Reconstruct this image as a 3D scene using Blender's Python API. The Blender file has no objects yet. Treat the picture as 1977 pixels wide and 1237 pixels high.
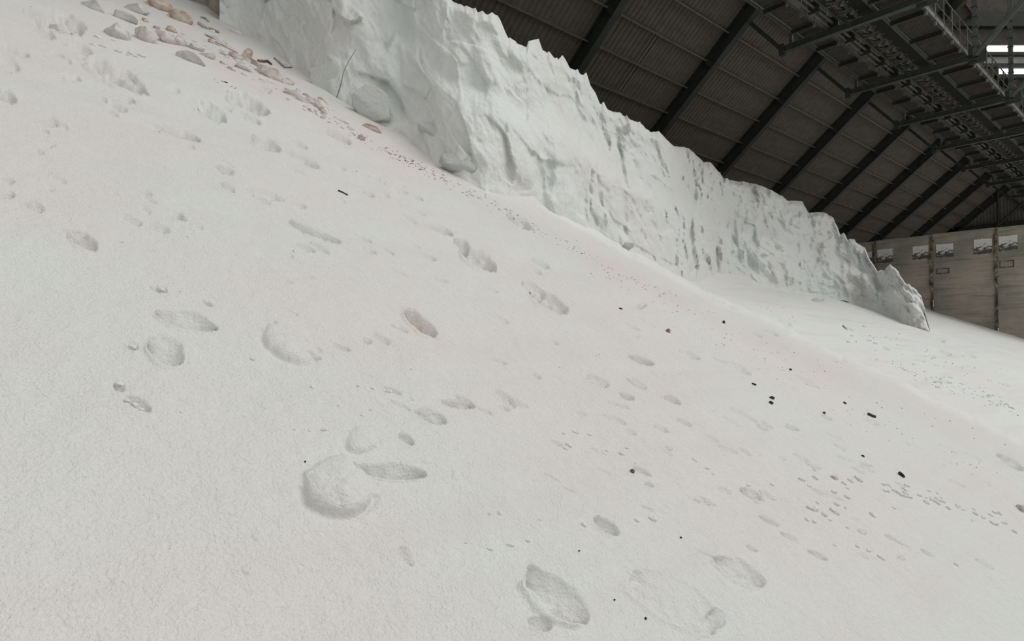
import bpy, math, random
import numpy as np
from mathutils import Vector, Matrix

# ------------------------------------------------------------------ camera, light, exposure
F_PX, CU, CV = 1170.0, 988.5, 618.5
CAM = np.array([0.0, 0.0, 6.0])
PITCH = math.atan(31.5 / F_PX)
YAWX, YAWY = math.sin(math.radians(40.56)), math.cos(math.radians(40.56))   # X = along the hall, Y = across it
FWD = np.array([YAWX * math.cos(PITCH), YAWY * math.cos(PITCH), math.sin(PITCH)])
RGT = np.array([YAWY, -YAWX, 0.0])
UPV = np.cross(RGT, FWD)
scene = bpy.context.scene
cd = bpy.data.cameras.new('camera'); cam = bpy.data.objects.new('camera', cd)
scene.collection.objects.link(cam); scene.camera = cam
cd.sensor_width = 36; cd.lens = 36 * F_PX / 1977; cd.clip_start = 0.05; cd.clip_end = 500
R = Matrix(((RGT[0], UPV[0], -FWD[0]), (RGT[1], UPV[1], -FWD[1]), (RGT[2], UPV[2], -FWD[2])))
cam.matrix_world = Matrix.Translation(Vector(CAM)) @ R.to_4x4()

world = bpy.data.worlds.new('overcast_sky'); scene.world = world; world.use_nodes = True
bgn = world.node_tree.nodes['Background']
bgn.inputs[0].default_value = (0.955, 0.97, 0.955, 1); bgn.inputs[1].default_value = 0.68
sl = bpy.data.lights.new('soft_daylight', 'SUN'); so = bpy.data.objects.new('soft_daylight', sl)
scene.collection.objects.link(so); sl.energy = 1.35; sl.angle = math.radians(45); sl.color = (1.0, 0.985, 0.965)
so.rotation_euler = Vector((0.52, -0.36, 0.78)).to_track_quat('Z', 'Y').to_euler()
scene.view_settings.view_transform = 'Standard'; scene.view_settings.look = 'None'
scene.view_settings.exposure = -0.06; scene.view_settings.gamma = 1.0
scene.view_settings.use_curve_mapping = False
scene.cycles.max_bounces = 8; scene.cycles.diffuse_bounces = 5

rng = np.random.default_rng(7); random.seed(7)

# ------------------------------------------------------------------ helpers
def ray(u, v):
    u = np.asarray(u, float); v = np.asarray(v, float)
    return (FWD[None] + ((u.ravel() - CU) / F_PX)[:, None] * RGT[None] + ((CV - v.ravel()) / F_PX)[:, None] * UPV[None])
def unproj(u, v, Z):
    return CAM + ray(u, v) * np.asarray(Z, float).ravel()[:, None]
def H3(a, b, c):
    n = (a * 374761393 + b * 668265263 + c * 2147483647 + 1013904223) & 0xFFFFFFFF
    n = ((n ^ (n >> 13)) * 1274126177) & 0xFFFFFFFF
    n = ((n ^ (n >> 16)) * 2246822519) & 0xFFFFFFFF
    return ((n ^ (n >> 15)) & 0xFFFFFF) / float(0xFFFFFF)
def vnoise(x, y, z):
    x, y, z = np.broadcast_arrays(np.asarray(x, float), np.asarray(y, float), np.asarray(z, float))
    xi, yi, zi = np.floor(x).astype(np.int64), np.floor(y).astype(np.int64), np.floor(z).astype(np.int64)
    fx, fy, fz = x - xi, y - yi, z - zi
    fx, fy, fz = [f * f * f * (f * (f * 6 - 15) + 10) for f in (fx, fy, fz)]
    r = 0
    for i in (0, 1):
        for j in (0, 1):
            for k in (0, 1):
                r = r + H3(xi + i, yi + j, zi + k) * (fx if i else 1 - fx) * (fy if j else 1 - fy) * (fz if k else 1 - fz)
    return r * 2 - 1
def fbm(x, y, z, o=4, ridged=False):
    r, a, s = 0, 1.0, 0
    for k in range(o):
        n = vnoise(x * 2 ** k + 17 * k, y * 2 ** k - 9 * k, z * 2 ** k + 5 * k)
        if ridged: n = 1 - 2 * np.abs(n)
        r = r + a * n; s += a; a *= 0.5
    return r / s
def sstep(a, b, x):
    t = np.clip((x - a) / (b - a), 0, 1); return t * t * (3 - 2 * t)

def link(name, me, mat=None, parent=None, loc=None):
    o = bpy.data.objects.new(name, me); scene.collection.objects.link(o)
    if mat is not None and me is not None and not me.materials: me.materials.append(mat)
    if parent is not None: o.parent = parent
    if loc is not None: o.location = loc
    return o
def empty(name, loc=(0, 0, 0)):
    return link(name, None, loc=loc)
def tag(o, label=None, cat=None, group=None, kind=None):
    if label: o['label'] = label
    if cat: o['category'] = cat
    if group: o['group'] = group
    if kind: o['kind'] = kind
    return o
def grid_mesh(name, P, nr, nc, smooth=True):
    me = bpy.data.meshes.new(name)
    idx = np.arange(nr * nc).reshape(nr, nc)
    f = np.stack([idx[:-1, :-1], idx[1:, :-1], idx[1:, 1:], idx[:-1, 1:]], -1).reshape(-1, 4)
    me.vertices.add(nr * nc); me.vertices.foreach_set('co', P.astype(np.float32).ravel())
    me.loops.add(f.size); me.loops.foreach_set('vertex_index', f.ravel().astype(np.int32))
    me.polygons.add(len(f)); me.polygons.foreach_set('loop_start', np.arange(0, f.size, 4, dtype=np.int32))
    me.update(calc_edges=True); me.validate()
    if smooth: me.polygons.foreach_set('use_smooth', np.ones(len(me.polygons), bool))
    return me
class MB:
    def __init__(s): s.v = []; s.f = []
    def add(s, vs, fs):
        b = len(s.v); s.v += [tuple(map(float, p)) for p in vs]; s.f += [tuple(b + i for i in f) for f in fs]; return s
    def box(s, x0, x1, y0, y1, z0, z1):
        vs = [(x, y, z) for x in (x0, x1) for y in (y0, y1) for z in (z0, z1)]
        return s.add(vs, [(0, 1, 3, 2), (4, 6, 7, 5), (0, 4, 5, 1), (2, 3, 7, 6), (0, 2, 6, 4), (1, 5, 7, 3)])
    def prism(s, pts, p0, p1, up=(0, 0, 1)):
        """extrude a closed 2-D profile (side, up) from p0 to p1"""
        p0, p1 = np.array(p0, float), np.array(p1, float); d = p1 - p0; d /= np.linalg.norm(d)
        sd = np.cross(d, np.array(up, float)); sd /= np.linalg.norm(sd); uu = np.cross(sd, d); n = len(pts)
        vs = [p + sd * a + uu * b for p in (p0, p1) for a, b in pts]
        fs = [(i, (i + 1) % n, n + (i + 1) % n, n + i) for i in range(n)] + [tuple(range(n))[::-1], tuple(range(n, 2 * n))]
        return s.add(vs, fs)
    def bar(s, p0, p1, w, h=None, up=(0, 0, 1)):
        h = w if h is None else h
        return s.prism([(-w / 2, -h / 2), (w / 2, -h / 2), (w / 2, h / 2), (-w / 2, h / 2)], p0, p1, up)
    def tube(s, p0, p1, r, n=8):
        up = (0, 0, 1) if abs(np.array(p1)[2] - np.array(p0)[2]) < 0.9 * np.linalg.norm(np.array(p1, float) - np.array(p0, float)) else (1, 0, 0)
        return s.prism([(r * math.cos(2 * math.pi * i / n), r * math.sin(2 * math.pi * i / n)) for i in range(n)], p0, p1, up)
    def ibeam(s, p0, p1, w, h, t=0.03, up=(0, 0, 1)):
        a, b, c = w / 2, h / 2, t / 2
        return s.prism([(-a, -b), (a, -b), (a, -b + t), (c, -b + t), (c, b - t), (a, b - t), (a, b), (-a, b), (-a, b - t), (-c, b - t), (-c, -b + t), (-a, -b + t)], p0, p1, up)
    def mesh(s, name):
        me = bpy.data.meshes.new(name); me.from_pydata(s.v, [], s.f); me.update(); return me
    def build(s, name, mat, parent=None, loc=None):
        return link(name, s.mesh(name), mat, parent, loc)

# ------------------------------------------------------------------ materials
def material(name, rough=0.8, metal=0.0):
    m = bpy.data.materials.new(name); m.use_nodes = True
    nt = m.node_tree; b = nt.nodes['Principled BSDF']
    b.inputs['Roughness'].default_value = rough; b.inputs['Metallic'].default_value = metal
    return m, nt, b
def N(nt, t, **kw):
    n = nt.nodes.new(t)
    for k, v in kw.items():
        if k in n.inputs: n.inputs[k].default_value = v
        else: setattr(n, k, v)
    return n
def ramp(nt, fac, stops):
    r = nt.nodes.new('ShaderNodeValToRGB'); e = r.color_ramp.elements
    while len(e) < len(stops): e.new(0.5)
    for el, (p, c) in zip(e, stops):
        el.position = p; el.color = (c[0], c[1], c[2], 1)
    nt.links.new(fac, r.inputs[0]); return r.outputs[0]
def coords(nt, scale=(1, 1, 1), rot=(0, 0, 0), kind='Object'):
    tc = nt.nodes.new('ShaderNodeTexCoord'); mp = nt.nodes.new('ShaderNodeMapping')
    mp.inputs['Scale'].default_value = scale; mp.inputs['Rotation'].default_value = rot
    nt.links.new(tc.outputs[kind], mp.inputs[0]); return mp.outputs[0]
def noise(nt, vec, scale, detail=4, rough=0.55):
    n = nt.nodes.new('ShaderNodeTexNoise'); n.inputs['Scale'].default_value = scale
    n.inputs['Detail'].default_value = detail; n.inputs['Roughness'].default_value = rough
    nt.links.new(vec, n.inputs['Vector']); return n.outputs[0]
def mix(nt, fac, a, b, mode='MIX'):
    m = nt.nodes.new('ShaderNodeMix'); m.data_type = 'RGBA'; m.blend_type = mode
    for s, x in ((m.inputs[0], fac), (m.inputs[6], a), (m.inputs[7], b)):
        if hasattr(x, 'links'): nt.links.new(x, s)
        else: s.default_value = x if not isinstance(x, tuple) else (*x[:3], 1)
    return m.outputs[2]
def bump(nt, b, height, strength, dist, prev=None):
    n = nt.nodes.new('ShaderNodeBump'); n.inputs['Strength'].default_value = strength; n.inputs['Distance'].default_value = dist
    nt.links.new(height, n.inputs['Height'])
    if prev is not None: nt.links.new(prev, n.inputs['Normal'])
    nt.links.new(n.outputs[0], b.inputs['Normal']); return n.outputs[0]

def salt_material(name, pink, green, grain=1.0, streak=None):
    m, nt, b = material(name, 0.75)
    v = coords(nt, kind='Object')
    patch = noise(nt, v, 0.55, 3)
    col = ramp(nt, patch, [(0.42, pink), (0.58, green)])
    if streak:
        at = nt.nodes.new('ShaderNodeAttribute'); at.attribute_name = 'tint'
        col = mix(nt, 1.0, col, at.outputs['Color'], 'MULTIPLY')
    fine = noise(nt, v, 70, 3, 0.7)
    col = mix(nt, 1.0, col, ramp(nt, fine, [(0.3, (0.94, 0.94, 0.935)), (0.7, (1, 1, 1))]), 'MULTIPLY')
    if streak:
        sv = coords(nt, (0.35, 3.0, 3.0), kind='Object')
        sn = noise(nt, sv, 1.2, 5, 0.6)
        col = mix(nt, ramp(nt, sn, [(0.5, (0, 0, 0)), (0.68, (0.55, 0.55, 0.55))]), col, streak)
    nt.links.new(col, b.inputs['Base Color'])
    g = noise(nt, v, 95, 4, 0.65); g2 = noise(nt, v, 14, 3, 0.6)
    n1 = bump(nt, b, g, 0.85 * grain, 0.011)
    bump(nt, b, g2, 0.6 * grain, 0.014, n1)
    b.inputs['Specular IOR Level'].default_value = 0.25
    return m
M_SLOPE = salt_material('salt_grains', (0.80, 0.765, 0.745), (0.78, 0.79, 0.765), 1.0, (0.75, 0.705, 0.69))
M_CLIFF = salt_material('caked_salt', (0.78, 0.775, 0.755), (0.78, 0.81, 0.79), 0.7)
_nt = M_CLIFF.node_tree; _b = _nt.nodes['Principled BSDF']; _pv = _b.inputs['Normal'].links[0].from_socket
bump(_nt, _b, noise(_nt, coords(_nt, (1, 1, .6)), 2.6, 6, 0.62), 0.6, 0.16, _pv)
M_CLOD, _nt, _b = material('salt_clod', 0.8)
_nt.links.new(ramp(_nt, noise(_nt, coords(_nt), 1.5, 4), [(.35, (0.68, 0.655, 0.635)), (.65, (0.77, 0.755, 0.735))]), _b.inputs['Base Color'])
def rock_material(name, a, bcol, c, thr=0.5):
    m, nt, b = material(name, 0.85); v = coords(nt)
    n1 = noise(nt, v, 1.6, 6, 0.62)
    col = ramp(nt, n1, [(thr - 0.14, a), (thr, bcol), (thr + 0.14, c)])
    nt.links.new(col, b.inputs['Base Color']); bump(nt, b, noise(nt, v, 6, 6, .65), 0.6, 0.02); return m
M_TAN = rock_material('tan_stained_salt', (0.36, 0.25, 0.18), (0.60, 0.49, 0.42), (0.74, 0.69, 0.64), 0.5)
M_GREYR = rock_material('grey_salt_rock', (0.50, 0.49, 0.46), (0.62, 0.60, 0.57), (0.72, 0.71, 0.68), 0.48)
M_PINK = rock_material('pink_salt_rock', (0.50, 0.41, 0.37), (0.66, 0.59, 0.56), (0.75, 0.71, 0.68), 0.5)
M_RUSTY = rock_material('rusty_chip', (0.25, 0.10, 0.06), (0.42, 0.22, 0.14), (0.6, 0.4, 0.3))
M_DARK = rock_material('dark_debris', (0.015, 0.013, 0.01), (0.03, 0.026, 0.02), (0.06, 0.05, 0.045))
M_BROWN = rock_material('brown_debris', (0.09, 0.07, 0.05), (0.2, 0.16, 0.12), (0.3, 0.26, 0.2))
M_GREEN = rock_material('mossy_wood', (0.16, 0.15, 0.09), (0.33, 0.31, 0.22), (0.55, 0.53, 0.45))
def steel(name, c, var=0.35, rough=0.6):
    m, nt, b = material(name, rough, 0.0); v = coords(nt)
    n = noise(nt, v, 3.0, 5, 0.65)
    col = ramp(nt, n, [(0.35, tuple(x * (1 - var) for x in c)), (0.65, tuple(x * (1 + var) for x in c))])
    nt.links.new(col, b.inputs['Base Color']); return m
M_RIB = steel('dark_green_steel', (0.022, 0.028, 0.022), 0.25)
M_SHEET = steel('brown_roof_sheet', (0.118, 0.102, 0.09), 0.14, 0.75)
M_SHEETP = steel('pale_roof_sheet', (0.135, 0.128, 0.115), 0.12, 0.75)
M_PURLIN = steel('grey_purlin_steel', (0.11, 0.11, 0.095), 0.25)
M_DECK = steel('walkway_grating', (0.075, 0.067, 0.058), 0.2, 0.8)
M_BEAR = steel('walkway_bearer_steel', (0.03, 0.032, 0.027), 0.3)
M_RAIL = steel('galvanised_rail', (0.115, 0.11, 0.095), 0.35, 0.5)
M_GREENBEAM = steel('green_grey_beam', (0.055, 0.065, 0.055), 0.3, 0.5)
M_GAPDARK = steel('black_gap_shade', (0.006, 0.006, 0.006), 0.2, 0.9)  # near-black colour standing in for the shade in the conveyor gap
M_ROLLER = steel('rusty_roller', (0.10, 0.085, 0.07), 0.5, 0.6)
M_CLAD = steel('gable_cladding', (0.13, 0.125, 0.11), 0.15)
m, nt, b = material('daylight_panel'); M_LIGHT = m
b.inputs['Base Color'].default_value = (0.8, 0.85, 0.85, 1)
b.inputs['Emission Color'].default_value = (0.93, 0.97, 1, 1); b.inputs['Emission Strength'].default_value = 1.3
nt.links.new(ramp(nt, noise(nt, coords(nt), 2.5, 2), [(0.3, (0.75, 0.82, 0.88)), (0.6, (1, 1, 1))]), b.inputs['Emission Color'])
M_WHITEB = steel('pale_grey_wall', (0.40, 0.40, 0.38), 0.15)

def concrete():
    m, nt, b = material('stained_concrete', 0.9)
    v = coords(nt, kind='Object'); vs = coords(nt, (1, 0.35, 4), rot=(0.25, 0, 0)); vb = coords(nt, (1, 0.3, 9))
    big = noise(nt, v, 0.45, 4, 0.6)
    col = ramp(nt, big, [(0.36, (0.26, 0.26, 0.22)), (0.5, (0.37, 0.335, 0.285)), (0.64, (0.46, 0.40, 0.335))])
    st = noise(nt, vs, 0.9, 6, 0.65)
    col = mix(nt, 1.0, col, ramp(nt, st, [(0.30, (0.6, 0.6, 0.58)), (0.45, (0.95, 0.95, 0.95)), (0.72, (1.1, 1.07, 1.02))]), 'MULTIPLY')
    bd = noise(nt, vb, 2.2, 3, 0.5)
    col = mix(nt, 0.55, col, ramp(nt, bd, [(0.4, (0.82, 0.82, 0.82)), (0.6, (1.1, 1.1, 1.1))]), 'MULTIPLY')
    fl = noise(nt, v, 6, 6, 0.75)
    col = mix(nt, ramp(nt, fl, [(0.66, (0, 0, 0)), (0.72, (0.6, 0.6, 0.6))]), col, (0.36, 0.32, 0.26))
    nt.links.new(col, b.inputs['Base Color']); bump(nt, b, noise(nt, v, 12, 5), 0.5, 0.02); return m
M_CONC = concrete()
def torn_paint():
    m, nt, b = material('flaking_white_paint', 0.8)
    v = coords(nt, (1, 1, 2)); n = noise(nt, v, 5, 6, 0.72)
    tc = nt.nodes.new('ShaderNodeTexCoord'); sp = nt.nodes.new('ShaderNodeSeparateXYZ'); nt.links.new(tc.outputs['Generated'], sp.inputs[0])
    add = nt.nodes.new('ShaderNodeMath'); add.operation = 'MULTIPLY_ADD'; add.inputs[1].default_value = 0.42
    nt.links.new(sp.outputs[2], add.inputs[0]); nt.links.new(n, add.inputs[2])
    col = ramp(nt, add.outputs[0], [(0.60, (0.085, 0.08, 0.075)), (0.66, (0.15, 0.14, 0.13)), (0.68, (0.66, 0.65, 0.63)), (0.9, (0.75, 0.74, 0.72))])
    nt.links.new(col, b.inputs['Base Color']); return m
M_PAINT = torn_paint()
m, nt, b = material('rotting_joint', 0.95); M_JOINT = m
nt.links.new(ramp(nt, noise(nt, coords(nt, (1, 1, 0.6)), 7, 6, 0.75), [(0.36, (0.02, 0.016, 0.012)), (0.47, (0.09, 0.07, 0.05)), (0.56, (0.22, 0.17, 0.12)), (0.68, (0.55, 0.48, 0.38))]), b.inputs['Base Color'])
bump(nt, b, noise(nt, coords(nt), 9, 5), 1.0, 0.05)

# ------------------------------------------------------------------ salt slope
def interp(pts):
    a = np.array(pts, float); return lambda u: np.interp(u, a[:, 0], a[:, 1])
def w1f(u, v): return (v + 331 - 0.44 * u) / 1989.0
def w2f(u, v): return 0.0294 - 0.000132 * (u - 1797) + 0.0005 * (v - 600)
brow = interp([(-600, -500), (980, 300), (1040, 392), (1060, 403), (1160, 452), (1230, 495), (1340, 553), (1500, 630), (1660, 702), (1800, 772), (1977, 862), (2600, 1190)])
fac = interp([(960, 1.0), (1060, 0.88), (1340, 0.45), (1480, 0.42), (2000, 0.42), (2300, 0.9), (2500, 1.0)])
def wf(u, v):
    a = w1f(u, v); b_ = np.maximum(w2f(u, v), fac(u) * a)
    bw = brow(u) + 5 * vnoise(u / 60, 3.3, 0) + 2 * vnoise(u / 14, 8.3, 0)
    t = sstep(-7, 7, v - bw)
    return np.maximum(a * t + b_ * (1 - t), 0.016)

# marks in the salt: (centre, length, width, tilt, strength); D = scoop with a steep back wall, B = raised lump with a steep near side
D = [(222, 146, 136, 36, 29, 1.0), (477, 200, 88, 30, 27, 1.0), (408, 216, 66, 26, 30, .7), (340, 256, 84, 18, 18, .8), (513, 276, 62, 28, 28, .8),
     (482, 229, 45, 13, 25, .6), (433, 330, 36, 13, 22, .8), (438, 361, 34, 15, 38, .4), (510, 377, 72, 17, 18, .5), (575, 396, 30, 9, 18, .7),
     (606, 449, 106, 14, 22, 1.2), (160, 460, 62, 28, 32, .8), (310, 437, 44, 14, 22, .5), (256, 421, 44, 12, 22, .5), (850, 443, 52, 13, 22, .9),
     (893, 470, 34, 18, 28, .9), (924, 496, 78, 32, 28, 1.1), (1061, 581, 76, 28, 27, 1.0), (1030, 553, 50, 18, 32, .6), (1000, 430, 54, 18, 28, .8),
     (1044, 505, 36, 15, 30, .6), (813, 620, 80, 30, 40, .9), (1238, 695, 50, 15, 24, 1.0), (10, 184, 44, 18, 20, .8), (12, 371, 34, 12, 6, .9),
     (18, 343, 26, 9, 18, .6), (66, 391, 40, 22, 32, .4), (98, 232, 38, 12, 12, .9), (137, 153, 34, 10, 10, .8), (228, 188, 64, 13, 20, .7),
     (30, 98, 60, 14, 24, .6), (12, 125, 50, 30, 20, .3), (360, 614, 128, 36, 13, 1.0), (320, 672, 76, 52, 32, .8), (1210, 766, 26, 15, 20, .8),
     (1297, 773, 30, 13, 26, .8), (1470, 826, 22, 10, 26, .7), (1529, 827, 24, 10, 16, .8), (978, 765, 48, 14, 36, .5), (975, 785, 22, 10, 20, .5),
     (1170, 1014, 58, 24, 36, .8), (1430, 1105, 108, 36, 32, .8), (1072, 1152, 160, 74, 38, 1.0), (1040, 1206, 46, 26, 22, .5), (1300, 1160, 210, 80, 32, .4),
     (1384, 1192, 40, 34, 60, .35), (758, 908, 136, 30, 7, 1.1), (884, 779, 64, 16, 9, 1.0), (836, 804, 62, 28, 22, .8), (786, 845, 32, 18, 32, .6),
     (785, 1070, 44, 20, 60, .3), (1449, 950, 40, 20, 26, .7), (115, 45, 96, 36, 16, 1.0), (85, 62, 40, 12, 24, .8), (150, 90, 60, 20, 26, .5), (60, 25, 36, 12, 30, .5),
     (652, 262, 58, 14, 28, .7), (578, 276, 32, 10, 26, .6), (585, 307, 66, 18, 26, .4), (1950, 893, 60, 18, 30, .8), (505, 172, 40, 12, 24, .6),
     (1683, 812, 30, 8, 25, .6), (1560, 735, 50, 10, 28, .5), (1430, 800, 60, 8, 28, .5), (1330, 685, 40, 14, 24, .5), (1420, 710, 60, 14, 26, .4),
     (1155, 735, 44, 20, 24, .4), (1230, 740, 40, 14, 28, .4), (1275, 828, 30, 12, 22, .6), (1490, 640, 28, 8, 24, .7), (1462, 641, 22, 7, 24, .7),
     (1515, 622, 34, 10, 24, .5), (1830, 866, 36, 8, 26, .4), (1880, 880, 40, 9, 26, .4), (1620, 865, 22, 8, 26, .6), (1655, 910, 28, 8, 26, .5),
     (1545, 884, 28, 8, 26, .5), (710, 655, 16, 10, 20, .7), (737, 650, 36, 14, 30, .4), (268, 773, 50, 22, 28, .6), (232, 738, 24, 20, 30, .6),
     (255, 662, 30, 14, 8, .6), (305, 553, 36, 12, 16, .6), (300, 250, 26, 8, 20, .3), (70, 285, 30, 8, 20, .5), (95, 275, 26, 7, 10, .4), (712, 376, 22, 10, 24, .7),
     (742, 377, 18, 7, 22, .6), (1236, 592, 20, 10, -18, .8), (640, 130, 20, 8, 20, .3), (1795, 684, 24, 6, 14, .9), (1822, 680, 30, 5, 22, .9),
     (1812, 655, 24, 7, 20, .8), (1872, 686, 26, 7, 20, .5), (1636, 632, 24, 5, 24, .9), (1707, 672, 20, 5, 24, .8), (1575, 577, 30, 10, 0, .5), (1940, 740, 20, 5, 24, .5)]
B = [(655, 944, 122, 100, 4, 1.0), (558, 664, 112, 56, 30, .75), (700, 849, 62, 42, -8, .9), (541, 621, 26, 13, 0, .8), (499, 1031, 22, 18, 0, .6),
     (482, 1097, 26, 20, 0, .7), (583, 867, 20, 12, 0, .6), (880, 918, 16, 18, 0, .6), (600, 800, 0.1, .1, 0, 0), (750, 758, 16, 9, 0, .6),
     (632, 826, 22, 8, 0, .5), (600, 748, 20, 12, 0, .4), (700, 745, 18, 8, 0, .4), (1785, 1114, 14, 9, 0, .5), (825, 888, 22, 12, 0, .6),
     (1030, 880, 24, 20, 0, .3), (560, 1000, 60, 40, 0, .12)]
_r = random.Random(5)
for _ in range(150):                                                 # many faint nicks where things slid down
    u_ = _r.uniform(60, 1950); v_ = _r.uniform(0, 1)
    lo = 0.5 * u_ - 80; v_ = lo + 60 + v_ * 420
    if 20 < v_ < 1100: D.append((u_, v_, _r.uniform(14, 44), _r.uniform(5, 10), _r.uniform(18, 32), _r.uniform(.3, .8)))
A0 = unproj([600, 1400, 900], [700, 1000, 300], 1 / w1f(np.array([600., 1400, 900]), np.array([700., 1000, 300])))
N1 = np.cross(A0[1] - A0[0], A0[2] - A0[0]); N1 /= np.linalg.norm(N1)
if N1[2] < 0: N1 = -N1
def disp(u, v, Z, P):
    """height in metres along the slope normal"""
    x, y, z = P[:, 0], P[:, 1], P[:, 2]
    h = 0.035 * fbm(x * 0.7, y * 0.7, z * 0.7, 3) + 0.010 * fbm(x * 3.1, y * 3.1, z * 3.1, 3) + 0.0022 * fbm(x * 24, y * 24, z * 24, 3)
    # long shallow slides running with the slope
    h = h + 0.022 * vnoise(x * 0.25 + 3, (z + y * .3) * 2.2, 0.5) * sstep(3, 6, Z)
    wob = fbm(x * 9, y * 9, z * 9, 3); wob3 = fbm(x * 14 - 30, y * 14, z * 14, 3); wob2 = fbm(x * 9 + 40, y * 9, z * 9, 3)
    rough = fbm(x * 30, y * 30, z * 30, 2)
    sel_all = np.arange(len(u))
    for kind, L in (('D', D), ('B', B)):
        for (cu, cv, ln, wd, ang, st) in L:
            R_ = 0.75 * max(ln, wd) + 8
            m_ = np.nonzero((np.abs(u - cu) < R_) & (np.abs(v - cv) < R_))[0]
            if len(m_) == 0: continue
            c, s_ = math.cos(math.radians(ang)), math.sin(math.radians(ang))
            du, dv = u[m_] - cu, v[m_] - cv
            a = (du * c + dv * s_) / (ln / 2) + 0.26 * wob[m_]
            b_ = (-du * s_ + dv * c) / (wd / 2) + 0.16 * wob3[m_]
            Zc = Z[m_]; unit = wd * Zc / F_PX
            s2 = np.sqrt(np.clip(1 - a * a, 0, 1))
            if kind == 'D':
                fb = b_ + 0.45 * wob2[m_] * (b_ < 0)
                t = np.clip((s2 - fb) / (2 * np.maximum(s2, .05)), 0, 1)
                near = sstep(0, 0.22, (s2 - b_) / 1.0 * 1.0)
                g = (1 - t) ** 0.8 * near * sstep(0, 0.35, s2)
                h[m_] -= st * min(2.0, 1.3 * (30 / wd) ** 0.9) * unit * g * (1 + 0.25 * rough[m_])
                # rim pushed up on the near side
                rim = np.exp(-((b_ - s2 - 0.12) / 0.16) ** 2) * sstep(0.1, .5, s2)
                h[m_] += st * 0.12 * unit * rim
            else:
                r2 = a * a + b_ * b_ * np.where(b_ > 0, 1, 0.55) + 0.22 * wob2[m_]
                dome = np.clip(1 - r2, 0, 1) ** 0.42 * (0.55 + 0.45 * np.clip(b_ * .8 + .5, 0, 1))
                h[m_] += st * 0.32 * unit * dome * (1 + 0.22 * rough[m_])
                h[m_] -= st * 0.06 * unit * np.exp(-((np.sqrt(np.clip(r2, 0, 9)) - 1.12) / 0.12) ** 2) * (b_ > 0)
    return h
U_top = interp([(-600, -330), (0, -150), (355, -3), (400, 12), (440, 40), (560, 90), (650, 150), (850, 270), (1060, 375), (1220, 460), (1340, 500), (1500, 515), (1700, 560), (1790, 575), (1830, 590), (1922, 615), (1990, 632), (2100, 660), (2600, 790)])
cols = np.concatenate([np.arange(-520, -30, 20), np.arange(-30, 2010, 3.0), np.arange(2010, 2560, 22)])
nr = 440
s_ = np.concatenate([np.linspace(0, 1, nr), 1 + np.linspace(0.02, 1, 22)])
UU = np.repeat(cols[None], len(s_), 0)
top = U_top(cols)
VV = np.where(s_[:, None] <= 1, top[None] + (1262 - top[None]) * np.minimum(s_, 1)[:, None], 1262 + (s_[:, None] - 1) * 520)
u, v = UU.ravel(), VV.ravel()
Z = 1 / wf(u, v); P = unproj(u, v, Z)
HH = disp(u, v, Z, P)
P = P + N1[None] * HH[:, None]
P = P.reshape(len(s_), len(cols), 3)
# the back of the crest drops away behind
back = []
for dz, dd in ((-0.8, 0.9), (-3.0, 2.6), (-9.0, 5.0)):
    q = P[0].copy(); q[:, 1] += dd * 0.9; q[:, 0] += dd * 0.3; q[:, 2] += dz; back.append(q)
P = np.concatenate([np.array(back[::-1]), P], 0)
slope = link('salt_slope', grid_mesh('salt_slope', P, P.shape[0], P.shape[1]), M_SLOPE)
bw_ = brow(u) + 5 * vnoise(u / 60, 3.3, 0)
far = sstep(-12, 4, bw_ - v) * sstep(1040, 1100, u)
trail = np.exp(-((v - np.interp(u, [300, 560, 720, 870, 1140, 1500, 2000], [60, 178, 282, 352, 500, 665, 930])) / 26) ** 2) * sstep(250, 420, u) * sstep(2100, 1300, u)
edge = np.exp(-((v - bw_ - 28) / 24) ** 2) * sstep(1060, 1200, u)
pn = 0.5 + 0.5 * vnoise(u / 90, v / 30, 2)
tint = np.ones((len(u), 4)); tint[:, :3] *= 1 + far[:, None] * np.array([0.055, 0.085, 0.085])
tint[:, :3] *= 1 - (0.025 + 0.04 * pn)[:, None] * trail[:, None] * np.array([.55, 1.2, 1.3])
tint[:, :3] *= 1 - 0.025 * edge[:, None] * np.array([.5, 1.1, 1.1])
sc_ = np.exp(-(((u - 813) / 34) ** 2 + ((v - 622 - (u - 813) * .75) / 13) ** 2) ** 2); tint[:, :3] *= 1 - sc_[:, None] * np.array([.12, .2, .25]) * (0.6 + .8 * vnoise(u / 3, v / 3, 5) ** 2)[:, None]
tint = np.concatenate([np.ones((3 * len(cols), 4)), tint], 0)
ca = slope.data.color_attributes.new('tint', 'FLOAT_COLOR', 'POINT'); ca.data.foreach_set('color', tint.astype(np.float32).ravel())
fl = link('floor', None) if False else MB().box(-60, 90, -60, 60, -0.3, 0.0).build('floor', M_CONC); fl['kind'] = 'structure'
tag(slope, 'long sloping bank of loose pinkish white salt marked with scoops', kind='structure')
def surf(u, v, sink=0.0):
    u = np.atleast_1d(np.asarray(u, float)); v = np.atleast_1d(np.asarray(v, float))
    Z = 1 / wf(u, v); P = unproj(u, v, Z); return P + N1[None] * (disp(u, v, Z, P) - sink)[:, None], Z

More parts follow.
